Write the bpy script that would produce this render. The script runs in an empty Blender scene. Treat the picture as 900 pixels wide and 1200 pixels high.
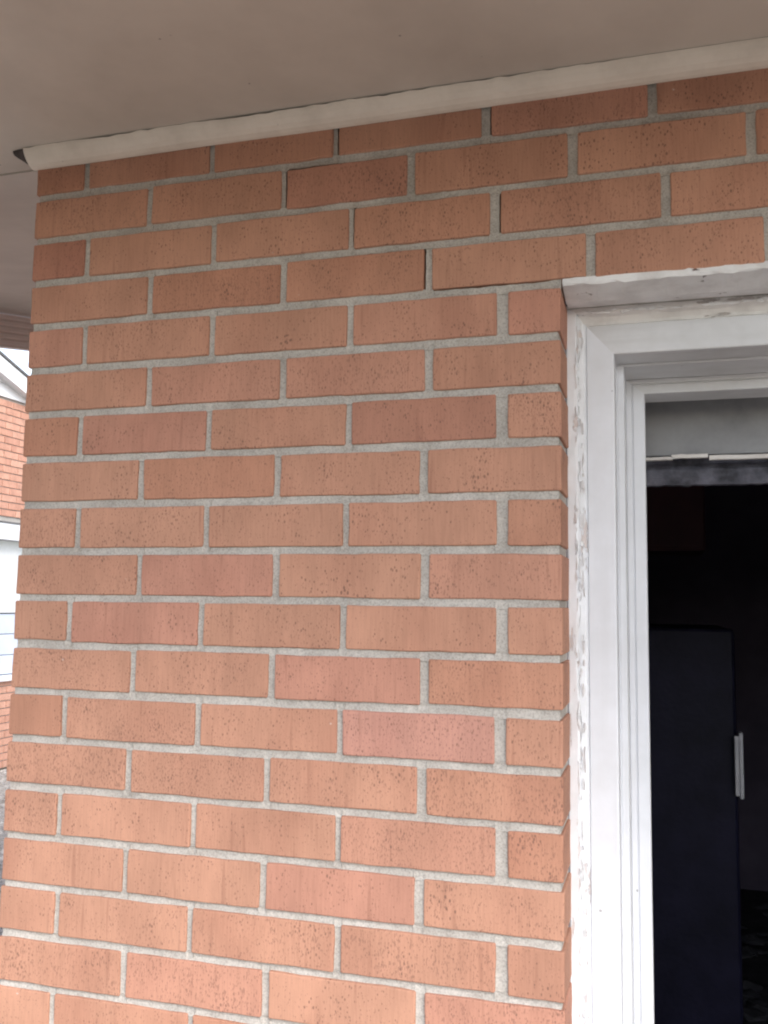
import bpy, bmesh, math, random
from mathutils import Matrix, Vector, noise

random.seed(7)
scene = bpy.context.scene
COL = scene.collection
RAD = math.radians

# ---------------------------------------------------------------- camera
cam_data = bpy.data.cameras.new("camera")
cam = bpy.data.objects.new("camera", cam_data)
COL.objects.link(cam)
cam_data.sensor_fit = 'AUTO'
cam_data.sensor_width = 36.0
cam_data.lens = 32.52
cam_data.clip_start = 0.02
cam_data.clip_end = 1000.0
CR = ((0.95927086, 0.28219768, 0.01280213),      # right
      (-0.01540009, 0.09749362, -0.99511699),    # down
      (-0.28206783, 0.95438958, 0.09786866))     # forward
m = Matrix.Identity(4)
for i in range(3):
    m[i][0] = CR[0][i]
    m[i][1] = -CR[1][i]
    m[i][2] = -CR[2][i]
m[0][3], m[1][3], m[2][3] = 0.69284, -1.13740, -0.16801
cam.matrix_world = m
scene.camera = cam

# ---------------------------------------------------------------- sky, sun, exposure
SUN_EL, SUN_AZ = 40.0, 140.0      # azimuth clockwise from +Y: behind the camera, to the right
world = bpy.data.worlds.new("World")
scene.world = world
world.use_nodes = True
wn, wl = world.node_tree.nodes, world.node_tree.links
wn.clear()
sky = wn.new('ShaderNodeTexSky')
sky.sky_type = 'NISHITA'
sky.sun_disc = False
sky.sun_elevation = RAD(SUN_EL)
sky.sun_rotation = RAD(SUN_AZ)
sky.air_density = 1.0
sky.dust_density = 1.5
sky.ozone_density = 1.0
hs = wn.new('ShaderNodeHueSaturation')
hs.inputs['Saturation'].default_value = 0.6
bg = wn.new('ShaderNodeBackground')
bg.inputs['Strength'].default_value = 0.15
wo = wn.new('ShaderNodeOutputWorld')
wl.new(sky.outputs[0], hs.inputs['Color'])
wl.new(hs.outputs[0], bg.inputs[0])
wl.new(bg.outputs[0], wo.inputs[0])

sun_d = bpy.data.lights.new("sun", 'SUN')
sun_d.energy = 1.15
sun_d.angle = RAD(26)
sun_d.color = (1.0, 0.97, 0.93)
sun = bpy.data.objects.new("sun", sun_d)
COL.objects.link(sun)
az, el = RAD(SUN_AZ), RAD(SUN_EL)
to_sun = Vector((math.sin(az) * math.cos(el), math.cos(az) * math.cos(el), math.sin(el)))
sun.rotation_euler = to_sun.to_track_quat('Z', 'Y').to_euler()

vs = scene.view_settings
vs.view_transform = 'Standard'
vs.look = 'None'
vs.gamma = 1.0
vs.use_curve_mapping = False
vs.exposure = 1.53
scene.cycles.filter_width = 2.1
scene.cycles.max_bounces = 6
scene.cycles.diffuse_bounces = 4
scene.cycles.glossy_bounces = 2
scene.cycles.transmission_bounces = 4
scene.cycles.transparent_max_bounces = 6

# ---------------------------------------------------------------- helpers
def link(o, parent=None):
    COL.objects.link(o)
    if parent is not None:
        o.parent = parent
    return o

def tag(o, label=None, cat=None, group=None, kind=None):
    if label: o['label'] = label
    if cat and not kind: kind = 'thing'
    if cat: o['category'] = cat
    if group: o['group'] = group
    if kind: o['kind'] = kind
    return o

def empty(name, loc=(0, 0, 0)):
    o = bpy.data.objects.new(name, None)
    o.location = loc
    o.empty_display_size = 0.1
    return link(o)

def child(name, verts, faces, mat, parent, loc=(0, 0, 0), smooth=False):
    """mesh object, vertices in world space minus loc; parents are all unrotated and at their own location"""
    me = bpy.data.meshes.new(name)
    me.from_pydata(verts, [], faces)
    me.update()
    if smooth:
        for p in me.polygons: p.use_smooth = True
    if mat: me.materials.append(mat)
    o = bpy.data.objects.new(name, me)
    link(o)
    if parent is not None:
        o.parent = parent
        base = Vector((0, 0, 0))
        q = parent
        while q is not None:
            base += q.location
            q = q.parent
        o.location = Vector(loc) - base
    else:
        o.location = loc
    return o

class MB:
    def __init__(s): s.v, s.f = [], []
    def add(s, v, f):
        n = len(s.v)
        s.v += [tuple(p) for p in v]
        s.f += [tuple(i + n for i in q) for q in f]
    def box(s, x0, x1, y0, y1, z0, z1):
        s.add([(x0, y0, z0), (x1, y0, z0), (x1, y1, z0), (x0, y1, z0),
               (x0, y0, z1), (x1, y0, z1), (x1, y1, z1), (x0, y1, z1)],
              [(0, 3, 2, 1), (4, 5, 6, 7), (0, 1, 5, 4), (1, 2, 6, 5), (2, 3, 7, 6), (3, 0, 4, 7)])
    def bevbox(s, x0, x1, y0, y1, z0, z1, b):
        bm = bmesh.new()
        bmesh.ops.create_cube(bm, size=1)
        for v in bm.verts:
            v.co = Vector(((x0 + x1) / 2 + v.co.x * (x1 - x0), (y0 + y1) / 2 + v.co.y * (y1 - y0), (z0 + z1) / 2 + v.co.z * (z1 - z0)))
        bmesh.ops.bevel(bm, geom=bm.edges[:], offset=b, segments=2, affect='EDGES', profile=0.5)
        bm.verts.index_update()
        s.add([v.co[:] for v in bm.verts], [[v.index for v in f.verts] for f in bm.faces])
        bm.free()
    def prism(s, poly, axis, a0, a1):
        """poly of 2D points extruded along axis ('x': poly is y,z; 'y': x,z; 'z': x,y)"""
        def P(p, a):
            if axis == 'x': return (a, p[0], p[1])
            if axis == 'y': return (p[0], a, p[1])
            return (p[0], p[1], a)
        n = len(poly)
        s.add([P(p, a0) for p in poly] + [P(p, a1) for p in poly],
              [tuple(range(n))[::-1], tuple(range(n, 2 * n))] + [(i, (i + 1) % n, n + (i + 1) % n, n + i) for i in range(n)])
    def build(s, name, mat, parent=None, smooth=False, origin=None):
        if origin is None:
            xs = [min(p[i] for p in s.v) for i in range(3)]
            xm = [max(p[i] for p in s.v) for i in range(3)]
            origin = ((xs[0] + xm[0]) / 2, (xs[1] + xm[1]) / 2, (xs[2] + xm[2]) / 2)
        vv = [(p[0] - origin[0], p[1] - origin[1], p[2] - origin[2]) for p in s.v]
        o = child(name, vv, s.f, mat, parent, origin, smooth)
        bm = bmesh.new(); bm.from_mesh(o.data)
        bmesh.ops.recalc_face_normals(bm, faces=bm.faces)
        bm.to_mesh(o.data); bm.free()
        return o

def nz(x, y=0.0, z=0.0):
    return noise.noise(Vector((x, y, z)))

# ---------------------------------------------------------------- materials
def new_mat(name):
    mt = bpy.data.materials.new(name)
    mt.use_nodes = True
    nt = mt.node_tree
    b = nt.nodes['Principled BSDF']
    return mt, nt.nodes, nt.links, b

def N(nodes, kind, **kw):
    n = nodes.new(kind)
    for k, v in kw.items():
        if k in n.inputs: n.inputs[k].default_value = v
        else: setattr(n, k, v)
    return n

def ramp(nodes, links, src, stops):
    r = nodes.new('ShaderNodeValToRGB')
    el = r.color_ramp.elements
    while len(el) < len(stops): el.new(0.5)
    for e, (p, c) in zip(el, stops):
        e.position = p
        e.color = (c, c, c, 1) if isinstance(c, (int, float)) else (*c, 1)
    links.new(src, r.inputs[0])
    return r.outputs[0]

def mix(nodes, links, fac, a, b, blend='MIX'):
    n = nodes.new('ShaderNodeMix')
    n.data_type = 'RGBA'
    n.blend_type = blend
    for s, val in ((n.inputs[0], fac), (n.inputs[6], a), (n.inputs[7], b)):
        if isinstance(val, (int, float)): s.default_value = val
        elif isinstance(val, tuple): s.default_value = (*val, 1)
        else: links.new(val, s)
    return n.outputs[2]

def scaled(nodes, links, src, scale):
    n = nodes.new('ShaderNodeMapping')
    n.inputs['Scale'].default_value = scale
    links.new(src, n.inputs['Vector'])
    return n.outputs[0]

def bump(nodes, links, b, heights):
    """heights: list of (socket, strength, distance)"""
    prev = None
    for h, s, d in heights:
        n = nodes.new('ShaderNodeBump')
        n.inputs['Strength'].default_value = s
        n.inputs['Distance'].default_value = d
        links.new(h, n.inputs['Height'])
        if prev is not None: links.new(prev, n.inputs['Normal'])
        prev = n.outputs[0]
    links.new(prev, b.inputs['Normal'])

def brick_material(name, use_obj_color=True):
    mt, n, l, b = new_mat(name)
    tc = N(n, 'ShaderNodeTexCoord')
    oi = N(n, 'ShaderNodeObjectInfo')
    add = n.new('ShaderNodeVectorMath'); add.operation = 'MULTIPLY_ADD'
    comb = n.new('ShaderNodeCombineXYZ')
    for i in range(3): l.new(oi.outputs['Random'], comb.inputs[i])
    l.new(comb.outputs[0], add.inputs[0])
    add.inputs[1].default_value = (37.0, 11.0, 53.0)
    l.new(tc.outputs['Object'], add.inputs[2])
    P = add.outputs[0]
    base = oi.outputs['Color'] if use_obj_color else (0.43, 0.19, 0.12)
    # cloudy tone inside each brick, drawn out along the brick's height by the extruder's drag
    cl = N(n, 'ShaderNodeTexNoise', Scale=14.0, Detail=3.0, Roughness=0.6); l.new(scaled(n, l, P, (1, 1, 0.55)), cl.inputs['Vector'])
    c1 = ramp(n, l, cl.outputs[0], [(0.3, 0.88), (0.7, 1.08)])
    col = mix(n, l, 1.0, base, c1, 'MULTIPLY')
    dk = N(n, 'ShaderNodeTexNoise', Scale=7.0, Detail=2.0); l.new(scaled(n, l, P, (1.4, 1, 0.7)), dk.inputs['Vector'])
    c2 = ramp(n, l, dk.outputs[0], [(0.48, 0.0), (0.72, 1.0)])
    col = mix(n, l, c2, col, mix(n, l, 1.0, col, (0.90, 0.86, 0.86), 'MULTIPLY'))
    # drag lines
    st = N(n, 'ShaderNodeTexNoise', Scale=1.0, Detail=2.0); l.new(scaled(n, l, P, (420, 40, 26)), st.inputs['Vector'])
    c3 = ramp(n, l, st.outputs[0], [(0.35, 0.92), (0.6, 1.03)])
    col = mix(n, l, 0.75, col, mix(n, l, 1.0, col, c3, 'MULTIPLY'))
    st2 = N(n, 'ShaderNodeTexNoise', Scale=1.0, Detail=1.0); l.new(scaled(n, l, P, (130, 10, 9)), st2.inputs['Vector'])
    c3b = ramp(n, l, st2.outputs[0], [(0.65, 0.0), (0.77, 0.28)])
    col = mix(n, l, c3b, col, (0.20, 0.085, 0.06))
    # iron spots: a few round ones in clusters and many fine ragged ones
    sp_mask = N(n, 'ShaderNodeTexNoise', Scale=24.0, Detail=1.0); l.new(P, sp_mask.inputs['Vector'])
    vo = N(n, 'ShaderNodeTexVoronoi', Scale=205.0, Randomness=1.0); l.new(scaled(n, l, P, (1, 1, 0.6)), vo.inputs['Vector'])
    rag = N(n, 'ShaderNodeTexNoise', Scale=540.0, Detail=1.0); l.new(scaled(n, l, P, (1, 1, 0.42)), rag.inputs['Vector'])
    sub = n.new('ShaderNodeMath'); sub.operation = 'MULTIPLY_ADD'
    l.new(sp_mask.outputs[0], sub.inputs[0]); sub.inputs[1].default_value = -0.50
    l.new(vo.outputs['Distance'], sub.inputs[2])
    sub2 = n.new('ShaderNodeMath'); sub2.operation = 'MULTIPLY_ADD'
    l.new(rag.outputs[0], sub2.inputs[0]); sub2.inputs[1].default_value = 0.30
    l.new(sub.outputs[0], sub2.inputs[2])
    shift = n.new('ShaderNodeMath'); shift.operation = 'ADD'; shift.inputs[1].default_value = 0.025
    l.new(sub2.outputs[0], shift.inputs[0])
    spots = ramp(n, l, shift.outputs[0], [(0.0, 0.66), (0.12, 0.0)])
    col = mix(n, l, spots, col, (0.12, 0.062, 0.05))
    fs = n.new('ShaderNodeMath'); fs.operation = 'MULTIPLY_ADD'; fs.inputs[1].default_value = 0.18
    l.new(sp_mask.outputs[0], fs.inputs[0]); l.new(rag.outputs[0], fs.inputs[2])
    fr = n.new('ShaderNodeMath'); fr.operation = 'MULTIPLY_ADD'; fr.inputs[1].default_value = 0.10
    l.new(oi.outputs['Random'], fr.inputs[0]); l.new(fs.outputs[0], fr.inputs[2])
    sp2 = ramp(n, l, fr.outputs[0], [(0.745, 0.0), (0.85, 0.46)])
    col = mix(n, l, sp2, col, (0.15, 0.075, 0.06))
    # a few pale flecks of lime and paint
    vo3 = N(n, 'ShaderNodeTexVoronoi', Scale=17.0); l.new(P, vo3.inputs['Vector'])
    wn3 = N(n, 'ShaderNodeTexNoise', Scale=260.0); l.new(P, wn3.inputs['Vector'])
    ad = n.new('ShaderNodeMath'); ad.operation = 'MULTIPLY_ADD'; ad.inputs[1].default_value = 0.09
    l.new(wn3.outputs[0], ad.inputs[0]); l.new(vo3.outputs['Distance'], ad.inputs[2])
    sp3 = ramp(n, l, ad.outputs[0], [(0.055, 0.6), (0.07, 0.0)])
    col = mix(n, l, sp3, col, (0.62, 0.52, 0.47))
    l.new(col, b.inputs['Base Color'])
    b.inputs['Roughness'].default_value = 0.85
    b.inputs['Specular IOR Level'].default_value = 0.3
    hsum = n.new('ShaderNodeMath'); hsum.operation = 'MULTIPLY_ADD'; hsum.inputs[1].default_value = 0.45
    l.new(st.outputs[0], hsum.inputs[0]); l.new(rag.outputs[0], hsum.inputs[2])
    bump(n, l, b, [(hsum.outputs[0], 0.30, 0.0010)])
    return mt

def mortar_material():
    mt, n, l, b = new_mat("mortar")
    tc = N(n, 'ShaderNodeTexCoord'); P = tc.outputs['Object']
    a = N(n, 'ShaderNodeTexNoise', Scale=13.0, Detail=5.0, Roughness=0.65); l.new(P, a.inputs['Vector'])
    col = ramp(n, l, a.outputs[0], [(0.3, (0.35, 0.320, 0.286)), (0.7, (0.50, 0.465, 0.424))])
    s = N(n, 'ShaderNodeTexNoise', Scale=420.0, Detail=2.0, Roughness=0.7); l.new(P, s.inputs['Vector'])
    c2 = ramp(n, l, s.outputs[0], [(0.32, 0.72), (0.5, 1.0), (0.72, 1.18)])
    col = mix(n, l, 0.9, col, mix(n, l, 1.0, col, c2, 'MULTIPLY'))
    l.new(col, b.inputs['Base Color'])
    b.inputs['Roughness'].default_value = 0.95
    b.inputs['Specular IOR Level'].default_value = 0.2
    s2 = N(n, 'ShaderNodeTexNoise', Scale=140.0, Detail=2.0); l.new(P, s2.inputs['Vector'])
    bump(n, l, b, [(s2.outputs[0], 0.5, 0.0015), (s.outputs[0], 0.35, 0.0008)])
    return mt

def paint_material(name, base, dirt, chip=None, chip_amount=0.0, rough=0.5, dirt_scale=9.0, speck=0.0, grain=None, chip_dir=(1, 1, 1)):
    """painted wood or board: brush-out tone, grime, specks and, where asked, chips down to the layer below"""
    mt, n, l, b = new_mat(name)
    tc = N(n, 'ShaderNodeTexCoord'); P = tc.outputs['Object']
    a = N(n, 'ShaderNodeTexNoise', Scale=dirt_scale, Detail=5.0, Roughness=0.65); l.new(P, a.inputs['Vector'])
    f = ramp(n, l, a.outputs[0], [(0.42, 0.0), (0.72, 0.9)])
    col = mix(n, l, f, base, dirt)
    hs_ = []
    if grain:
        g = N(n, 'ShaderNodeTexNoise', Scale=1.0, Detail=3.0); l.new(scaled(n, l, P, grain), g.inputs['Vector'])
        gf = ramp(n, l, g.outputs[0], [(0.5, 0.0), (0.72, 0.5)])
        col = mix(n, l, gf, col, dirt)
        hs_.append((g.outputs[0], 0.25, 0.001))
    if speck:
        v = N(n, 'ShaderNodeTexVoronoi', Scale=22.0); l.new(P, v.inputs['Vector'])
        w = N(n, 'ShaderNodeTexNoise', Scale=180.0); l.new(P, w.inputs['Vector'])
        ad = n.new('ShaderNodeMath'); ad.operation = 'MULTIPLY_ADD'; ad.inputs[1].default_value = 0.06
        l.new(w.outputs[0], ad.inputs[0]); l.new(v.outputs['Distance'], ad.inputs[2])
        sf = ramp(n, l, ad.outputs[0], [(0.055, speck), (0.075, 0.0)])
        col = mix(n, l, sf, col, (0.10, 0.085, 0.075))
    if chip:
        c = N(n, 'ShaderNodeTexNoise', Scale=46.0, Detail=6.0, Roughness=0.7); l.new(scaled(n, l, P, chip_dir), c.inputs['Vector'])
        cf = ramp(n, l, c.outputs[0], [(0.665 - chip_amount, 0.0), (0.685 - chip_amount, 1.0)])
        col = mix(n, l, cf, col, chip)
        inv = ramp(n, l, c.outputs[0], [(0.655 - chip_amount, 1.0), (0.685 - chip_amount, 0.0)])
        hs_.append((inv, 0.8, 0.0012))
    fine = N(n, 'ShaderNodeTexNoise', Scale=160.0, Detail=3.0); l.new(P, fine.inputs['Vector'])
    hs_.append((fine.outputs[0], 0.15, 0.0008))
    lump = N(n, 'ShaderNodeTexNoise', Scale=24.0, Detail=2.0); l.new(P, lump.inputs['Vector'])
    hs_.append((lump.outputs[0], 0.18, 0.004))
    l.new(col, b.inputs['Base Color'])
    b.inputs['Roughness'].default_value = rough
    b.inputs['Specular IOR Level'].default_value = 0.35
    bump(n, l, b, hs_)
    return mt

def plain_material(name, c1, c2, scale=10.0, rough=0.8, bumpd=0.002, detail=4.0):
    mt, n, l, b = new_mat(name)
    tc = N(n, 'ShaderNodeTexCoord'); P = tc.outputs['Object']
    a = N(n, 'ShaderNodeTexNoise', Scale=scale, Detail=detail, Roughness=0.6); l.new(P, a.inputs['Vector'])
    col = ramp(n, l, a.outputs[0], [(0.35, c1), (0.68, c2)])
    l.new(col, b.inputs['Base Color'])
    b.inputs['Roughness'].default_value = rough
    f = N(n, 'ShaderNodeTexNoise', Scale=scale * 14, Detail=3.0); l.new(P, f.inputs['Vector'])
    bump(n, l, b, [(f.outputs[0], 0.4, bumpd)])
    return mt

M = {}
M['brick'] = brick_material("fired_clay_brick")
M['mortar'] = mortar_material()
M['core'] = plain_material("rough_block", (0.06, 0.055, 0.05), (0.10, 0.09, 0.085))
M['soffit'] = paint_material("soffit_paint", (0.60, 0.540, 0.478), (0.49, 0.435, 0.383), rough=0.6, dirt_scale=3.0, speck=0.55)
M['mould'] = paint_material("moulding_paint", (0.80, 0.715, 0.625), (0.66, 0.58, 0.50), rough=0.45, dirt_scale=14.0, speck=0.35)
M['gap_dark'] = plain_material("dark_gap_tone", (0.03, 0.022, 0.02), (0.10, 0.08, 0.075), 60.0, 0.9)  # near-black tone carries the shade of the gap past the moulding
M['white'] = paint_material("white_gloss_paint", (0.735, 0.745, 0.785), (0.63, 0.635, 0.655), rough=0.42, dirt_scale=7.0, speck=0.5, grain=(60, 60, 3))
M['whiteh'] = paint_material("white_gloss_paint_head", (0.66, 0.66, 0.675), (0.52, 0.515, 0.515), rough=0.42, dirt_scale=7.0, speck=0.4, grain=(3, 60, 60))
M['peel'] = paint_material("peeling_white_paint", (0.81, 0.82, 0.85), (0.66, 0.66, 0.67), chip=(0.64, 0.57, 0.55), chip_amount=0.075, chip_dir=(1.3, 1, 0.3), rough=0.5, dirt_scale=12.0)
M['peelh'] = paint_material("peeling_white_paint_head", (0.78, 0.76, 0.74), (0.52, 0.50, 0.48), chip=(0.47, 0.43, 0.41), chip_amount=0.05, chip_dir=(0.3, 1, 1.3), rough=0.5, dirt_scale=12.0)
M['caulk'] = paint_material('old_caulk', (0.50, 0.48, 0.46), (0.36, 0.33, 0.31), rough=0.7, dirt_scale=30.0)
M['flake'] = paint_material('flaking_paint', (0.80, 0.80, 0.81), (0.70, 0.69, 0.69), rough=0.5, dirt_scale=40.0)
M['lintel'] = paint_material("painted_steel", (0.78, 0.77, 0.77), (0.55, 0.52, 0.51), chip=(0.16, 0.11, 0.10), chip_amount=0.015, chip_dir=(0.5, 0.6, 1), rough=0.5, dirt_scale=16.0)
M['board'] = paint_material("grimy_shaded_grey_paint", (0.30, 0.30, 0.31), (0.19, 0.19, 0.20), rough=0.6, dirt_scale=8.0)  # random grime; base tone darkened to carry the shade under the head
M['strip'] = paint_material("cracked_strip_paint", (0.75, 0.71, 0.68), (0.5, 0.46, 0.44), rough=0.5)
M['soot'] = plain_material("sooty_blue_board", (0.03, 0.03, 0.04), (0.16, 0.16, 0.20), 22.0, 0.7, 0.004)
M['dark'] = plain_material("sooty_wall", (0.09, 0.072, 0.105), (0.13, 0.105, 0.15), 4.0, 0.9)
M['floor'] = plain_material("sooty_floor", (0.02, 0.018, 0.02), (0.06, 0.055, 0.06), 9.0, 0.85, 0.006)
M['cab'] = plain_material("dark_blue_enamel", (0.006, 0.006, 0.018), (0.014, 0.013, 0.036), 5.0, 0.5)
M['maroon'] = plain_material("maroon_paint", (0.05, 0.012, 0.018), (0.07, 0.018, 0.024), 6.0, 0.6)
M['handle'] = plain_material("pale_metal", (0.55, 0.54, 0.58), (0.68, 0.67, 0.70), 20.0, 0.35)
M['debris'] = plain_material("sooty_debris", (0.03, 0.028, 0.032), (0.07, 0.066, 0.075), 12.0, 0.9)
M['alu'] = plain_material("white_aluminium", (0.76, 0.75, 0.745), (0.82, 0.81, 0.80), 6.0, 0.45, 0.0005)
M['shingle'] = plain_material("grey_shingle", (0.10, 0.10, 0.10), (0.20, 0.19, 0.19), 30.0, 0.95, 0.006)
M['siding'] = plain_material("white_siding", (0.74, 0.74, 0.75), (0.80, 0.80, 0.81), 4.0, 0.5, 0.0005)
M['blind'] = plain_material("pale_blue_panel", (0.55, 0.60, 0.70), (0.62, 0.67, 0.76), 5.0, 0.5, 0.0005)
M['concrete'] = plain_material("concrete", (0.22, 0.20, 0.175), (0.32, 0.295, 0.26), 5.0, 0.9, 0.003)
M['soil'] = plain_material("dry_ground", (0.05, 0.045, 0.03), (0.10, 0.085, 0.055), 3.0, 0.95, 0.01, 8.0)
M['bounce_sheet'] = plain_material('gravel_toned_bounce', (0.17, 0.155, 0.14), (0.42, 0.40, 0.37), 55.0, 0.95, 0.004)
M['gravel'] = plain_material("gravel", (0.16, 0.145, 0.13), (0.46, 0.44, 0.41), 7.0, 0.9, 0.003)

glass, n_, l_, b_ = new_mat("window_glass")
n_.remove(b_)
tr_ = n_.new('ShaderNodeBsdfTransparent'); gl_ = n_.new('ShaderNodeBsdfGlossy'); gl_.inputs['Roughness'].default_value = 0.03
mx_ = n_.new('ShaderNodeMixShader'); mx_.inputs[0].default_value = 0.08
l_.new(tr_.outputs[0], mx_.inputs[1]); l_.new(gl_.outputs[0], mx_.inputs[2]); l_.new(mx_.outputs[0], n_['Material Output'].inputs[0])
M['glass'] = glass

# ---------------------------------------------------------------- setting
GZ = -1.70                # ground level
g = MB(); g.add([(-250, -250, GZ), (250, -250, GZ), (250, 250, GZ), (-250, 250, GZ)], [(0, 1, 2, 3)])
tag(g.build("ground", M['soil'], origin=(0, 0, GZ)), kind='structure')
g = MB(); g.box(-1.4, 5.0, -3.2, -0.02, GZ - 0.06, GZ + 0.05)
tag(g.build("pavement", M['concrete']), kind='structure')

# ---------------------------------------------------------------- brick wall of the house
CH = 0.0665               # course height
BH = 0.0562               # brick height
XL, XJ = -0.197, 0.5825    # house corner, edge of the door opening
XR = 1.645                # other edge of the door opening
XE = 3.2                  # end of the wall built
TOP_ROW, LOW_ROW = 7, -25
ROWS = {   # vertical joints of each course as they lie on the wall, metres from the first joint of course 0
    7: [-.111, .094, .281, .489, .696],
    6: [-.003, .206, .388, .598, .809],
    5: [-.105, .101, .306, .501, .710],
    4: [.003, .208, .412, .620],
    3: [-.102, .103, .306, .510],
    2: [.007, .211, .414],
    1: [-.102, .103, .306, .509],
    0: [.000, .206, .409],
    -1: [-.100, .103, .304, .509],
    -2: [.002, .207, .411],
    -3: [-.107, .100, .303, .509],
    -4: [-.001, .205, .411],
    -5: [-.108, .100, .301, .507],
    -6: [-.003, .202, .409],
    -7: [-.108, .098, .301, .509],
    -8: [-.001, .200, .407],
    -9: [-.105, .098, .303, .509],
    -10: [.002, .207, .410],
}
for r in range(LOW_ROW, -10):
    ROWS[r] = [x + random.uniform(-.003, .003) for x in ([0, .205, .409] if r % 2 == 0 else [-.105, .1, .303, .509])]
def joint_w(x):
    pts = [(-.2, .0085), (0, .009), (.1, .0085), (.2, .0095), (.3, .0085), (.41, .0115), (.51, .0145), (.62, .012), (3.5, .011)]
    for (a, wa), (b, wb) in zip(pts, pts[1:]):
        if a <= x <= b: return wa + (wb - wa) * (x - a) / (b - a)
    return .0095

wall = empty("brick_wall", (XL, 0, GZ))
tag(wall, "speckled orange brick house wall with pale grey mortar and a stepped crack", "wall")

CRACKS_V = {(7, .281): 1, (6, .388): 0, (5, .306): 1, (5, .501): 1, (4, .412): -1, (7, .489): 1, (6, .206): 1}   # side of the joint that has opened
def brick_outline(w, h, rng):
    """slightly irregular rounded rectangle, counter-clockwise"""
    pts = []
    r = 0.0013
    nx, nzz = max(3, int(w / .016)), max(2, int(h / .014))
    for i in range(nx): pts.append((-w / 2 + r + (w - 2 * r) * i / (nx - 1), -h / 2))
    for i in range(nzz): pts.append((w / 2, -h / 2 + r + (h - 2 * r) * i / (nzz - 1)))
    for i in range(nx): pts.append((w / 2 - r - (w - 2 * r) * i / (nx - 1), h / 2))
    for i in range(nzz): pts.append((-w / 2, h / 2 - r - (h - 2 * r) * i / (nzz - 1)))
    s = rng.uniform(0, 500)
    return [(x + .0010 * nz(x * 45 + s, z * 45, 1.3), z + .0011 * nz(x * 28, z * 28 + s, 7.7) + .0005 * nz(x * 110, s)) for x, z in pts]

def brick_mesh(w, h, d, rng, back=True):
    """front face towards -Y at y = 0, local origin in the middle of the front face"""
    o = brick_outline(w, h, rng)
    n = len(o)
    s = rng.uniform(0, 500)
    v, f = [], []
    def inset(p, t):
        x, z = p
        return (x - math.copysign(min(t, abs(x)), x) if abs(abs(x) - w / 2) < .0022 else x * (1 - t * 2 / w),
                z - math.copysign(min(t, abs(z)), z) if abs(abs(z) - h / 2) < .0022 else z * (1 - t * 2 / h))
    rings = [(0.0016, 0.0), (0.0004, 0.0006), (0.0, 0.002), (0.0, d)]
    for t, y in rings:
        for p in o:
            q = inset(p, t + (.0012 * max(0, nz(p[0] * 60 + s, p[1] * 60, 3.1)) if y < .001 else 0))
            yy = y + (.0003 * nz(q[0] * 30 + s, q[1] * 30) if y < .003 else 0)
            v.append((q[0], yy, q[1]))
    for k in range(len(rings) - 1):
        for i in range(n):
            j = (i + 1) % n
            f.append((k * n + i, (k + 1) * n + i, (k + 1) * n + j, k * n + j))
    f.append(tuple(range(n)))
    if back: f.append(tuple(range(3 * n, 4 * n))[::-1])
    return v, f

def brick_colour(rng, r, i):
    t = rng.random()
    base = Vector((0.465, 0.238, 0.160))
    pale = Vector((0.485, 0.256, 0.172))
    rose = Vector((0.46, 0.224, 0.160))
    dusk = Vector((0.43, 0.205, 0.132))
    c = base.lerp(pale, rng.random() * .8)
    if t < .20: c = c.lerp(rose, rng.uniform(.3, 1))
    elif t < .34: c = c.lerp(dusk, rng.uniform(.3, .9))
    if (r, i) == (-5, 3): c = Vector((0.49, 0.248, 0.190))
    if (r, i) == (1, 3): c = Vector((0.405, 0.195, 0.135))
    if (r, i) == (5, 0): c = Vector((0.42, 0.195, 0.135))
    return (*(c * rng.uniform(.97, 1.03)), 1)

rng = random.Random(11)
bed_cracks = []
beyond = MB()
mort = MB()
def head_joint(x, r, w, crack):
    """one concave upright joint, open on one side where the wall has cracked"""
    z0, z1 = r * CH - CH / 2 - .002, r * CH + CH / 2 + .002
    a, b = x - w / 2 - .0015, x + w / 2 + .0015
    if crack == 1: b = x + w / 2 - .0025
    if crack == -1: a = x - w / 2 + .0027
    n = 14
    rows = []
    for k in range(n + 1):
        z = z0 + (z1 - z0) * k / n
        row = []
        for q in range(5):
            t = q / 4
            xx = a + (b - a) * t
            if crack == 1 and q == 4: xx += .0009 * nz(z * 160, x * 90)
            if crack == -1 and q == 0: xx += .0009 * nz(z * 160, x * 90)
            y = .0030 + .0016 * (1 - (2 * t - 1) ** 2) + .0010 * nz(xx * 120, z * 120, r)
            row.append((xx, y, z))
        rows.append([(row[0][0], .03, z)] + row + [(row[-1][0], .03, z)])
    v = [p for row in rows for p in row]
    c = 7
    mort.add(v, [(k * c + q, k * c + q + 1, (k + 1) * c + q + 1, (k + 1) * c + q) for k in range(n) for q in range(c - 1)])

def bed_joint(r, x0, x1, end_return=None):
    """the bed below course r, from x0 to x1"""
    zc = r * CH - CH / 2
    n = max(2, int((x1 - x0) / .007))
    rows = []
    for k in range(n + 1):
        x = x0 + (x1 - x0) * k / n
        hw = .0075
        lo, hi = zc - hw, zc + hw
        for (rr, a, b, side) in bed_cracks:
            if rr == r and a <= x <= b:
                if side > 0: hi = zc + .0040 + .0016 * nz(x * 110, 3)
                else: lo = zc - .0040 + .0016 * nz(x * 110, 5)
        row = []
        for q in range(5):
            t = q / 4
            z = lo + (hi - lo) * t
            y = .0028 + .0018 * (1 - (2 * t - 1) ** 2) + .0012 * nz(x * 90, z * 120, r * 3.3)
            row.append((x, y, z))
        rows.append([(x, .03, lo)] + row + [(x, .03, hi)])
    v = [p for row in rows for p in row]
    c = 7
    mort.add(v, [(k * c + q, k * c + q + 1, (k + 1) * c + q + 1, (k + 1) * c + q) for k in range(n) for q in range(c - 1)])
    if end_return:
        # the bed shows on the reveal too, set a little behind the brick ends
        mort.box(x1 - .02, x1 + .0005, .006, end_return, zc - .0075, zc + .0075)
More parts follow.
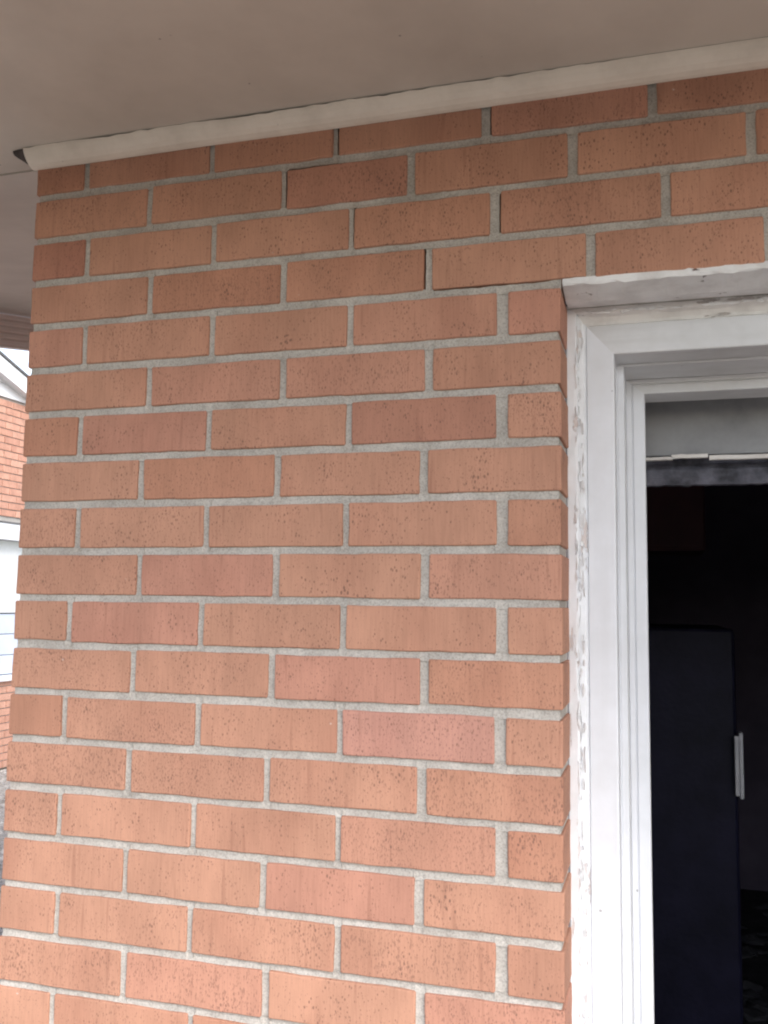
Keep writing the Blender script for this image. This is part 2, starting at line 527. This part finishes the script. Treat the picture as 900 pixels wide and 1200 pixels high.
bed_cracks += [(5, .300, .418, -1), (4, .408, .575, 1), (7, .208, .286, -1), (6, .206, .312, -1)]

BRICK_DEPTH = .092
n_brick = 0
for r in range(LOW_ROW, TOP_ROW + 1):
    js = list(ROWS[r])
    over_door = r >= 4
    if over_door:
        while js[-1] + .207 < XE: js.append(js[-1] + .207 + rng.uniform(-.003, .003))
        right = XE
    else:
        right = XJ
    ends = [(XL, 0.0)] + [(x, joint_w(x)) for x in js] + [(right, 0.0)]
    for i, ((xa, wa), (xb, wb)) in enumerate(zip(ends, ends[1:])):
        x0, x1 = xa + wa / 2 + rng.uniform(-.0006, .0006), xb - wb / 2 + rng.uniform(-.0006, .0006)
        h = BH + rng.uniform(-.0012, .0012)
        zc = r * CH + rng.uniform(-.0008, .0008)
        first = i == 0
        depth = BRICK_DEPTH
        if first and (x1 - x0) < .13: depth = .194
        cx = (x0 + x1) / 2
        in_view = cx < 1.05 and r >= -12
        y_off = rng.uniform(-.0007, .0007)
        v, f = brick_mesh(x1 - x0, h, depth, rng)
        if first:   # the house corner: take the arris off the outer end the same way
            pass
        if in_view:
            o = child("brick", v, f, M['brick'], wall, (cx, y_off, zc))
            o.rotation_euler = (rng.uniform(-.006, .006), rng.uniform(-.003, .003), rng.uniform(-.004, .004))
            o.color = brick_colour(rng, r, i)
            n_brick += 1
        else:
            beyond.add([(p[0] + cx, p[1] + y_off, p[2] + zc) for p in v], f)
    for x in js:
        if x < right - .02:
            head_joint(x, r, joint_w(x), next((c for (rr, xx), c in CRACKS_V.items() if rr == r and abs(xx - x) < .004), 0))
    bed_joint(r, XL + .0042, right if r > 4 else (.5835 if r == 4 else XJ - .004), None if over_door else BRICK_DEPTH)
bed_joint(4, XR + .022, XE)

# the wall on the other side of the door and the gable wall round the corner
def far_bricks(mb, along, a0, a1, r, first_len, plane):
    x = a0
    ln = first_len
    while x < a1 - .02:
        e = min(x + ln, a1)
        h, zc = BH, r * CH
        if along == 'x': mb.bevbox(x, e, plane, plane + BRICK_DEPTH, zc - h / 2, zc + h / 2, .0012) if False else mb.box(x, e, plane, plane + BRICK_DEPTH, zc - h / 2, zc + h / 2)
        else: mb.box(plane, plane + BRICK_DEPTH, x, e, zc - h / 2, zc + h / 2)
        x = e + .0095
        ln = .194
for r in range(LOW_ROW, 4):
    far_bricks(beyond, 'x', XR, XE, r, .194 if r % 2 else .092, 0.0)
for r in range(LOW_ROW, 20):
    y_start = .1035 if len(ROWS.get(r, [])) and ROWS.get(r, [0])[0] > -.05 else .2035
    if r > TOP_ROW: y_start = max(0.12, (r * CH - .44) / .2)
    far_bricks(beyond, 'y', y_start, 4.0, r, .194, XL)
o = beyond.build("brickwork", M['brick'], wall)
o.color = (0.44, 0.192, 0.118, 1)
tag(o, kind='stuff')
# flush mortar of the parts seen only from aside, and the solid core behind everything
mort.box(XR + .004, XE, .005, .03, GZ, 3.5 * CH)
mort.box(XL + .005, XL + .03, .10, 4.0, GZ, .50)
mort.box(XL + .0042, XL + .012, .012, .10, LOW_ROW * CH - .03, TOP_ROW * CH + .03)
mo = mort.build("mortar", M['mortar'], wall)
core = MB()
core.box(XL + .03, XJ - .008, .032, .088, GZ, .53)
core.box(XJ - .008, XR + .008, .032, .088, 3.5 * CH + .008, .53)
core.box(XR + .008, XE, .032, .088, GZ, .53)
core.box(XL + .032, XL + .09, .09, 4.0, GZ, 1.2)
core.build("core", M['core'], wall)
# dab of pale mortar smeared on the top brick, and an old nail hole filler under the moulding
# ---------------------------------------------------------------- steel lintel over the door
lt = MB()
n = 130
prof = [(.0005, .2385), (.0000, .2310), (.0015, .2290), (.050, .2222), (.0885, .2274), (.100, .2385)]
LX0, LX1 = .5850, XR + .02
vv = []
for k in range(n + 1):
    x = LX0 + (LX1 - LX0) * k / n
    for q, (y, z) in enumerate(prof):
        vv.append((x, y + .0014 * nz(x * 70, q * 3.1), z + (.0024 * nz(x * 60, q * 5.7, 2) + .001 * nz(x * 170, q) if q < 3 else 0)))
c = len(prof)
ff = [(k * c + q, k * c + (q + 1) % c, (k + 1) * c + (q + 1) % c, (k + 1) * c + q) for k in range(n) for q in range(c)]
ff += [tuple(range(c)), tuple(range(n * c, n * c + c))]
lt.add(vv, ff)
lo = lt.build("steel_lintel", M['lintel'])
tag(lo, "chipped white painted steel lintel between the brickwork and the door frame head", "lintel")

# ---------------------------------------------------------------- door frame
frame = empty("door_frame", ((XJ + XR) / 2, .16, GZ))
tag(frame, "white painted wooden door frame with peeling stepped mouldings around a dark opening", "door frame")
XM = (XJ + XR) / 2                     # middle of the opening
ZT = .2275                             # underside of the lintel
ZB = GZ + .06
def sweep(name_mats, prof, rag=0.0, key=0.0):
    """prof: (u on the uprights, u on the head, y). Three members, mitred at the corners."""
    x0 = .5805
    xr = 2 * XM - x0
    def corner(p, side):
        return ((x0 + p[0]) if side < 0 else (xr - p[0]), p[2], ZT - p[1])
    out = []
    for member in ('left', 'head', 'right'):
        mb = MB()
        cnt = 70 if member == 'left' else 44
        rows = []
        for k in range(cnt + 1):
            t = k / cnt
            row = []
            for q, p in enumerate(prof):
                if member == 'head':
                    A, B_ = Vector(corner(p, -1)), Vector(corner(p, 1))
                else:
                    sd = -1 if member == 'left' else 1
                    cpt = corner(p, sd)
                    A, B_ = Vector((cpt[0], cpt[1], ZB)), Vector(cpt)
                c = A.lerp(B_, t)
                if rag and len(p) > 3 and p[3]:
                    s = c.x if member == 'head' else c.z
                    d = rag * p[3] * (nz(s * 75 + key, q * 9.1) + .6 * nz(s * 190 + key, q * 5.3))
                    if member == 'head': c.z += d
                    else: c.x += d
                    c.y += .5 * rag * p[3] * nz(s * 60, q * 2.7, key)
                row.append(c)
            rows.append(row)
        cc = len(prof)
        mb.add([p for row in rows for p in row], [(k * cc + q, k * cc + q + 1, (k + 1) * cc + q + 1, (k + 1) * cc + q) for k in range(cnt) for q in range(cc - 1)])
        mats = name_mats[1]
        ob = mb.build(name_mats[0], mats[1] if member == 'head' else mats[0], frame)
        out.append(ob)
    return out
# outer lip, old cracked layers, with a ragged paint edge
sweep(("caulk", (M['caulk'], M['caulk'])), [(-.006, -.0005, .080, .6), (-.0015, .0002, .0865, .6), (.0012, .0006, .0925, .5), (.0015, .0008, .1)], rag=.0018, key=8)
sweep(("outer_bead", (M['peel'], M['peelh'])), [(.0006, .0003, .13), (.0006, .0003, .0905, .3), (.0018, .0012, .0890, .4), (.0115, .0058, .0890, .9), (.0132, .0074, .0900, 1.2), (.0142, .0086, .0945, 1.2), (.0170, .0112, .1000, .5), (.0215, .0170, .1052, .2), (.0248, .0196, .1060, .3), (.0262, .0208, .1068)], rag=.0036, key=3)
# curled flakes of old paint along the edge of the bead
fl = MB()
rf_ = random.Random(21)
for k in range(150):
    z = rf_.uniform(-.72, .19)
    x = .5805 + rf_.choice((.012, .014, .0165, .020)) + rf_.uniform(-.0015, .0015)
    w, h = rf_.uniform(.001, .0032), rf_.uniform(.003, .013)
    y = .0935 if x < .5935 else .0985
    pts = []
    for a in range(7):
        t = a / 7 * 6.283
        pts.append((x + w * math.cos(t) * rf_.uniform(.5, 1.2), y - .004 - .003 * (math.cos(t) > 0) * rf_.random(), z + h * math.sin(t) * rf_.uniform(.6, 1.2)))
    n0 = len(fl.v)
    fl.add(pts + [(p[0], p[1] + .0006, p[2]) for p in pts], [tuple(range(7)), tuple(range(7, 14))[::-1]] + [(i, (i + 1) % 7, 7 + (i + 1) % 7, 7 + i) for i in range(7)])
for k in range(70):
    x = rf_.uniform(.60, 1.1)
    z = ZT - .0075 + rf_.uniform(-.002, .002)
    w, h = rf_.uniform(.003, .012), rf_.uniform(.0008, .0026)
    pts = []
    for a in range(7):
        t = a / 7 * 6.283
        pts.append((x + w * math.cos(t) * rf_.uniform(.6, 1.2), .0865 + .003 * rf_.random(), z + h * math.sin(t) * rf_.uniform(.5, 1.2)))
    fl.add(pts + [(p[0], p[1] + .0006, p[2]) for p in pts], [tuple(range(7)), tuple(range(7, 14))[::-1]] + [(i, (i + 1) % 7, 7 + (i + 1) % 7, 7 + i) for i in range(7)])
tag(fl.build("paint_flakes", M['flake'], frame), kind='stuff')
# flat casing board
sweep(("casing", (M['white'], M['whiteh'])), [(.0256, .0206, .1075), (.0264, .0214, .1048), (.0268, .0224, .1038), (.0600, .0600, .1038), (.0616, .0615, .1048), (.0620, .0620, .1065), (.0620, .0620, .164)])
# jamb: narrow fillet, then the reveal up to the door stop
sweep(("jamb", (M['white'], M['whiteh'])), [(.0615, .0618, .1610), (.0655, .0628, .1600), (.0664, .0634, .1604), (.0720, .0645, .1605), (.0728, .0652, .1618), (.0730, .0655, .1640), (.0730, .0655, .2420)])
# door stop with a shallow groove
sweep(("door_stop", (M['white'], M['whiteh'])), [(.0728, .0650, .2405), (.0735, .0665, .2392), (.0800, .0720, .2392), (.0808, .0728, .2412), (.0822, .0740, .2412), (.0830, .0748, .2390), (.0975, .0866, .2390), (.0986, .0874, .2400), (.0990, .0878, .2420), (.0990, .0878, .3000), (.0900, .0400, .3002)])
IL, IR = .5805 + .099, 2 * XM - .5805 - .099
# back of the frame through the thickness of the wall
bj = MB(); bj.box(IL - .09, IL - .031, .3005, .4195, ZB, .2295); bj.build("back_jamb", M['dark'], frame)
bj = MB(); bj.box(IR + .031, IR + .09, .3005, .4195, ZB, .2295); bj.build("back_jamb", M['dark'], frame)
# board filling the head of the opening
hb = MB(); hb.box(IL - .03, IR + .03, .372, .392, .0690, .228)
tag(hb.build("head_board", M['board'], frame), "grimy grey board across the head of the opening, its colour darkened for shade")
# split white strip under it
sp = MB()
segs = [(IL - .029, IL + .040, .0655, .0610), (IL + .038, IL + .092, .0688, .0632), (IL + .094, IL + .33, .0655, .0592), (IL + .332, IR + .029, .0675, .0605)]
for (a, b, zt, zb) in segs:
    n = 16
    v = []
    for k in range(n + 1):
        x = a + (b - a) * k / n
        j = .0011 * nz(x * 80, a * 7)
        for (y, z) in ((.364, zt + j), (.364, zb + j * .6), (.374, zb + j * .6), (.374, zt + j)): v.append((x, y, z))
    sp.add(v, [(k * 4 + q, k * 4 + (q + 1) % 4, (k + 1) * 4 + (q + 1) % 4, (k + 1) * 4 + q) for k in range(n) for q in range(4)] + [(0, 1, 2, 3), (n * 4, n * 4 + 1, n * 4 + 2, n * 4 + 3)])
tag(sp.build("split_strip", M['strip'], frame), "thin split white strip under the grey head board")
# sooty rail with a ragged lower edge behind it
rb = MB()
n = 130
v = []
for k in range(n + 1):
    x = IL - .029 + (IR - IL + .058) * k / n
    low = .0250 + .0022 * nz(x * 60, 1) + .0014 * nz(x * 210, 4)
    for (y, z) in ((.405, .095), (.405, .060), (.397, .049 + .002 * nz(x * 30, 9)), (.396, .037 + .002 * nz(x * 50, 3)), (.400, low), (.418, low), (.418, .095)): v.append((x, y, z))
rb.add(v, [(k * 7 + q, k * 7 + (q + 1) % 7, (k + 1) * 7 + (q + 1) % 7, (k + 1) * 7 + q) for k in range(n) for q in range(7)] + [tuple(range(7)), tuple(range(n * 7, n * 7 + 7))])
tag(rb.build("sooty_rail", M['soot'], frame), "sooty blue grey rail with a ragged lower edge")
sl = MB(); sl.bevbox(IL - .05, IR + .05, .10, .30, GZ + .0, GZ + .062, .006)
sl.build("sill", M['concrete'], frame)

# ---------------------------------------------------------------- dark room behind the door
RX0, RX1, RY0, RY1, RZ0, RZ1 = -.02, 3.0, .30, 4.3, -1.66, .70
rm = MB(); rm.box(RX0 - .1, RX1 + .1, RY0, RY1 + .1, RZ0 - .1, RZ0)
tag(rm.build("floor", M['floor']), kind='structure')
rm = MB(); rm.box(RX0 - .1, RX1 + .1, RY0, RY1 + .1, RZ1, RZ1 + .1)
tag(rm.build("ceiling", M['dark']), kind='structure')
rm = MB()
rm.box(RX0 - .1, RX0, RY0 - .02, RY1, RZ0, RZ1)
tag(rm.build("wall_left", M['dark']), kind='structure')
rm = MB(); rm.box(RX1, RX1 + .1, RY0 - .02, RY1, RZ0, RZ1)
tag(rm.build("wall_right", M['dark']), kind='structure')
rm = MB(); rm.box(RX0 - .1, RX1 + .1, RY1, RY1 + .1, RZ0, RZ1)
tag(rm.build("wall_back", M['dark']), kind='structure')
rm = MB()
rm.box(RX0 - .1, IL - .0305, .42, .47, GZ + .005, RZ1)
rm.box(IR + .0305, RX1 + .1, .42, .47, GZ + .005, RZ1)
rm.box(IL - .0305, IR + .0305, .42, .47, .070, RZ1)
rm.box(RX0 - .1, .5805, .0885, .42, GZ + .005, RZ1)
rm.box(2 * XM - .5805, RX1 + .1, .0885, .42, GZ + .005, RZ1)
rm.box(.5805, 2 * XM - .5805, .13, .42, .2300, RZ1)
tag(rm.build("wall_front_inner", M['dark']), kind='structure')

cb = empty("tall_cabinet", (.62, 2.3, RZ0))
tag(cb, "tall dark blue cabinet standing in the dark room behind the door", "cabinet")
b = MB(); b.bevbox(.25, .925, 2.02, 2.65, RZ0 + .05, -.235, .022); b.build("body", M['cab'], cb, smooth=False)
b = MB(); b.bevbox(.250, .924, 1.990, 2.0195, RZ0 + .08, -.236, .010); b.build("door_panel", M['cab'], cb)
b = MB(); b.box(.28, .90, 2.06, 2.62, RZ0 + .001, RZ0 + .05); b.build("plinth", M['dark'], cb)
h = MB()
h.bevbox(.913, .926, 1.945, 1.957, -.742, -.560, .003)
h.bevbox(.927, .939, 1.955, 1.984, -.752, -.552, .003)
ho = h.build("handle", M['handle'], cb)
M['cab'].node_tree.nodes['Principled BSDF'].inputs['Specular IOR Level'].default_value = 0.15
ho['label'] = "pale upright metal handle at the cabinet's edge"

wc = empty("wall_cabinet", (.72, 2.6, .03))
tag(wc, "very dark red box hanging high in the room left of centre", "wall cabinet")
b = MB(); b.bevbox(.30, .865, 2.42, 2.75, .035, .52, .008); b.build("body", M['maroon'], wc)
b = MB(); b.bevbox(.305, .580, 2.398, 2.416, .045, .51, .005); b.build("door_panel", M['maroon'], wc)
b = MB(); b.bevbox(.586, .860, 2.398, 2.416, .045, .51, .005); b.build("door_panel", M['maroon'], wc)
b = MB(); b.bevbox(.60, .612, 2.38, 2.397, .09, .19, .003); b.build("knob", M['handle'], wc)

db = MB()
rd = random.Random(5)
for k in range(420):
    x, y = rd.uniform(.4, 1.7), rd.uniform(.9, 4.0)
    s = rd.uniform(.006, .05)
    bm = bmesh.new()
    bmesh.ops.create_icosphere(bm, subdivisions=1, radius=1)
    for v in bm.verts:
        v.co = Vector((v.co.x * s * rd.uniform(.6, 1.8), v.co.y * s * rd.uniform(.6, 1.6), v.co.z * s * .5 * rd.uniform(.5, 1.2)))
        v.co += Vector((x, y, RZ0 + s * .2))
    bm.verts.index_update()
    db.add([v.co[:] for v in bm.verts], [[v.index for v in f.verts] for f in bm.faces])
    bm.free()
tag(db.build("debris", M['debris']), "sooty rubble strewn over the floor of the dark room", "debris", kind='stuff')

# ---------------------------------------------------------------- soffit, moulding, roof
CZ = .500
OH = 0.88            # how far the eave reaches out over the camera
XO = -1.338         # outer edge of the overhang past the corner
SL = .20            # rise of the rake soffit
sof = empty("eave_soffit", (0, 0, CZ))
tag(sof, "beige painted flat soffit over the brick wall, turning up along the gable", "soffit")
b = MB(); b.box(XO, 1.92, -OH, -.0005, CZ, CZ + .012); b.box(XO, XL, -.0006, .038, CZ + .0001, CZ + .012); b.build("panel", M['soffit'], sof, origin=(0, 0, CZ))
b = MB(); b.box(1.9225, XE + .6, -OH, -.0005, CZ + .0004, CZ + .012); b.build("panel", M['soffit'], sof, origin=(2.7, 0, CZ))
b = MB()
y0, y1 = .040, 4.6
b.prism([(y0, CZ - .0015), (y1, CZ + SL * (y1 - y0)), (y1, CZ + SL * (y1 - y0) + .012), (y0, CZ + .012)], 'x', XO, XL + .004)
b.build("rake_panel", M['soffit'], sof)
roof = empty("house_roof", (1, 1, CZ + .1))
tag(roof, "low roof deck carried above the beige soffit", "roof")
b = MB(); b.prism([(-OH - .06, CZ + .09), (4.6, CZ + .09 + SL * 5.6), (4.6, CZ + .12 + SL * 5.6), (-OH - .06, CZ + .12)], 'x', XO - .06, XE + .7); b.build("deck", M['shingle'], roof)
b = MB(); b.box(XO - .02, XE + .65, -OH - .022, -OH - .002, CZ - .03, CZ + .105); b.build("fascia", M['alu'], roof)

# ribbed metal trim under the outer edge of the rake
rt = MB()
prof = []
zz = 0.0
H = .106
nr = 5
prof.append((XO + .004, 0.0))
for k in range(nr):
    a = -H * k / nr; bb = -H * (k + 1) / nr
    prof += [(XO - .002, a - .003), (XO - .002, a + (bb - a) * .62), (XO - .0055, a + (bb - a) * .74), (XO - .0055, bb + .002)]
prof += [(XO - .004, -H - .004), (XO - .03, -H - .006), (XO - .03, 0.0)]
v = []
c = len(prof)
for y in (.02, 4.6):
    for (x, z) in prof: v.append((x, y, CZ - .002 + SL * (y - .04) + z))
rt.add(v, [(q, (q + 1) % c, c + (q + 1) % c, c + q) for q in range(c)] + [tuple(range(c)), tuple(range(c, 2 * c))])
tag(rt.build("ribbed_trim", M['alu']), "grey white ribbed metal trim along the outer edge of the rake soffit", "trim")

# quarter-round moulding where wall and soffit meet; a split has opened along its top edge
md = MB()
MX0, MX1 = -.203, XE
PR = [(-.0005, .4765), (-.0060, .4770), (-.0125, .4795), (-.0185, .4838), (-.0235, .4895), (-.0268, .4955), (-.0280, .4995)]
xs = [MX0 + .006 * k for k in range(int(1.2 / .006))] + [1.0 + .05 * k for k in range(int((MX1 - 1.0) / .05) + 1)]
v = []
for x in xs:
    gap = max(0.0, .0040 * (nz(x * 9 + 4) + .05 + .55 * nz(x * 60)) + .0016 * math.exp(-((x - .22) / .22) ** 2))
    if x > .66: gap = .0002
    sag = .0008 * nz(x * 5)
    for (y, z) in PR:
        t = (z - .4765) / .023
        v.append((x, y + .0004 * nz(x * 14, z * 50), z + sag * (1 - t) - gap * t))
    v.append((x, -.0245, .4985 - gap)); v.append((x, -.0005, .4820))
c = len(PR) + 2
f = [(k * c + q, k * c + (q + 1) % c, (k + 1) * c + (q + 1) % c, (k + 1) * c + q) for k in range(len(xs) - 1) for q in range(c)] + [tuple(range(c))]
md.add(v, f)
mould = md.build("quarter_round_moulding", M['mould'])
tag(mould, "beige painted quarter-round moulding along the top of the brick wall", "moulding")
# dark piece added past its end, standing in for a shaded gap
re_ = MB()
v = []
n = 6
for k in range(n + 1):
    t = k / n
    x = MX0 + .0006 - .021 * t
    s = 1 - t * .75
    for q, (y, z) in enumerate(PR):
        v.append((x + .003 * nz(q * 2.2, t * 5), -.0235 + (y * .9 + .0235) * s, .4985 - (.4985 - z) * s * .85))
    v.append((x, -.001 * s, .4992))
c = len(PR) + 1
re_.add(v, [(k * c + q, k * c + (q + 1) % c, (k + 1) * c + (q + 1) % c, (k + 1) * c + q) for k in range(n) for q in range(c)] + [tuple(range(c)), tuple(range(n * c, n * c + c))])
ro = re_.build("dark_gap_piece", M['gap_dark'], mould)
ro['label'] = "dark piece in place of the shaded gap beyond the moulding at the house corner"

# ---------------------------------------------------------------- neighbouring house
NX = -5.0
nb = empty("neighbour_house", (NX - 2, 4.0, GZ))
tag(nb, "sunlit red brick house with white gable trim seen past the house corner", "house")
b = MB(); b.box(NX - 4, NX - .012, 1.0, 7.0, GZ, .52)
b.box(NX - 4, NX - .012, 1.0, 4.9, .52 - 1.43, .52)
nb_open = (4.95, 6.72, -.885, .515)      # y0, y1, z0, z1 of the window
b = MB()
b.box(NX - 4, NX - .012, 1.0, nb_open[0], GZ, 1.66)
b.box(NX - 4, NX - .012, nb_open[1], 7.2, GZ, 1.66)
b.box(NX - 4, NX - .012, nb_open[0], nb_open[1], GZ, nb_open[2])
b.box(NX - 4, NX - .012, nb_open[0], nb_open[1], nb_open[3], 1.66)
nw = b.build("wall", M['mortar'], nb)
rn = random.Random(3)
rest = MB()
for r in range(0, 50):
    z0 = GZ + .01 + r * .0667
    if z0 + .057 > 1.655: break
    y = 1.0 + (.1 if r % 2 else 0)
    while y < 7.2:
        e = min(y + .194, 7.2)
        segs = [(y, e)]
        if z0 + .057 > nb_open[2] and z0 < nb_open[3] + .03:
            segs = []
            if y < nb_open[0] - .02: segs.append((y, min(e, nb_open[0])))
            if e > nb_open[1] + .02: segs.append((max(y, nb_open[1]), e))
        for (a, q) in segs:
            if 5.45 < (a + q) / 2 < 6.55:
                bb = MB(); bb.box(NX - .05, NX + rn.uniform(-.001, .002), a, q, z0, z0 + .057)
                o = bb.build("brick", M['brick'], nw)
                t = rn.random()
                o.color = (.56 + .06 * t, .29 + .06 * t, .205 + .05 * t, 1)
            else:
                rest.box(NX - .05, NX + rn.uniform(-.001, .002), a, q, z0, z0 + .057)
        y = e + .0095
ro = rest.build("brickwork", M['brick'], nw)
ro.color = (.58, .31, .22, 1)
tag(ro, kind='stuff')
# window
wy0, wy1, wz0, wz1 = nb_open
win = MB()
win.box(NX - .09, NX + .006, wy0, wy1, wz1 - .15, wz1 - .002)
win.box(NX - .09, NX - .02, wy0, wy0 + .07, wz0, wz1 - .15)
win.box(NX - .09, NX - .02, wy1 - .07, wy1, wz0, wz1 - .15)
win.box(NX - .09, NX - .03, wy0 + .07, wy1 - .07, -.30, -.26)
win.box(NX - .09, NX - .03, 5.70, 5.74, -.26, wz1 - .15)
win.box(NX - .10, NX + .03, wy0 - .02, wy1 + .02, wz0 - .03, wz0 + .015)
wo_ = win.build("window", M['siding'], nb)
p = MB(); p.box(NX - .075, NX - .07, wy0 + .07, wy1 - .07, -.26, wz1 - .15); p.build("pane", M['glass'], wo_)
p = MB(); p.box(NX - .115, NX - .10, wy0 + .05, wy1 - .05, -.27, wz1 - .14); p.build("blind", M['siding'], wo_)
for k, (za, zb) in enumerate(((-.86, -.69), (-.684, -.50), (-.494, -.31))):
    p = MB(); p.bevbox(NX - .085, NX - .045, wy0 + .072, wy1 - .072, za, zb, .004); p.build("panel", M['blind'], wo_)
ln = MB(); ln.box(NX - .05, NX + .012, wy0 - .12, wy1 + .12, wz1 + .0, wz1 + .014); ln.build("steel_lintel", M['shingle'], nb)
# gable boards above the brick and the rake
def rake_z(y): return 2.000 + (5.633 - y) * .32 if y > 2.6 else 2.000 + (5.633 - 2.6) * .32 - (2.6 - y) * .32
z = 1.66
k = 0
while z < 2.7:
    ztop = z + .125
    ys = [y * .05 for y in range(20, 146)]
    okk = [y for y in ys if rake_z(y) - .06 > z + .03]
    if not okk: break
    p = MB()
    y0_, y1_ = max(1.0, okk[0]), min(7.2, okk[-1])
    p.prism([(NX - .02, z), (NX + .012, z), (NX + .002, ztop - .004), (NX - .02, ztop - .004)], 'y', y0_, y1_)
    p.build("gable_board", M['siding'], nb)
    z = ztop; k += 1
back = MB(); back.prism([(1.0, 1.65), (7.2, 1.65), (7.2, rake_z(7.2) - .05), (2.6, rake_z(2.6) - .05), (1.0, rake_z(1.0) - .05)], 'x', NX - 4, NX - .021); back.build("gable", M['siding'], nb)
rf = MB()
for (ya, yb) in ((2.6, 7.7), (-2.3, 2.6)):
    za, zb = (rake_z(2.6), rake_z(7.7)) if ya == 2.6 else (rake_z(2.6) - 4.9 * .32, rake_z(2.6))
    rf.prism([(ya, za), (yb, zb), (yb, zb + .022), (ya, za + .022)], 'x', NX - 4.2, NX + .115)
rfo = rf.build("roof", M['shingle'], nb)
fa = MB(); fa.prism([(2.6, rake_z(2.6) - .004), (7.7, rake_z(7.7) - .004), (7.7, rake_z(7.7) - .15), (2.6, rake_z(2.6) - .15)], 'x', NX + .08, NX + .10); fa.build("rake_board", M['siding'], rfo)
sf = MB(); sf.prism([(2.6, rake_z(2.6) - .13), (7.65, rake_z(7.65) - .13), (7.65, rake_z(7.65) - .14), (2.6, rake_z(2.6) - .14)], 'x', NX + .0, NX + .079); sf.build("rake_soffit", M['siding'], rfo)

# ---------------------------------------------------------------- gravel along the side of the house
gp = MB(); gp.add([(-4.95, -.6, GZ + .004), (-1.41, -.6, GZ + .004), (-.2, 0.0, GZ + .004), (-.2, 9, GZ + .004), (-4.95, 9, GZ + .004)], [(0, 1, 2, 3, 4)])  # gravel-coloured sheet, added to bounce light up at the rake soffit
tag(gp.build('bounce_sheet', M['bounce_sheet'], origin=(0, 0, GZ)), kind='structure')
gv = MB()
rg = random.Random(9)
for k in range(9000):
    y = rg.uniform(.1, 6.5)
    x = -.55 - .85 * y * .85 + rg.uniform(-.9, .7)
    if x > -.25 or x < -4.95: continue
    s = rg.uniform(.008, .026)
    a = rg.uniform(0, 6.28)
    ca, sa = math.cos(a), math.sin(a)
    pts = [(1, 0, .1), (.3, .8, 0), (-.7, .6, .1), (-.9, -.4, 0), (.2, -.9, .1), (.1, .1, .8), (-.3, -.1, .7)]
    pts = [(px * rg.uniform(.7, 1.2), py * rg.uniform(.7, 1.2), pz * rg.uniform(.6, 1.2)) for px, py, pz in pts]
    gv.add([(x + s * (px * ca - py * sa), y + s * (px * sa + py * ca), GZ + s * pz) for px, py, pz in pts],
           [(0, 1, 5), (1, 2, 6, 5), (2, 3, 6), (3, 4, 6), (4, 0, 5), (4, 5, 6)])
tag(gv.build("gravel_bed", M['gravel'], origin=(0, 0, GZ)), "pale gravel strewn on the ground between the two brick houses", "gravel", kind='stuff')
print("bricks as parts:", n_brick)
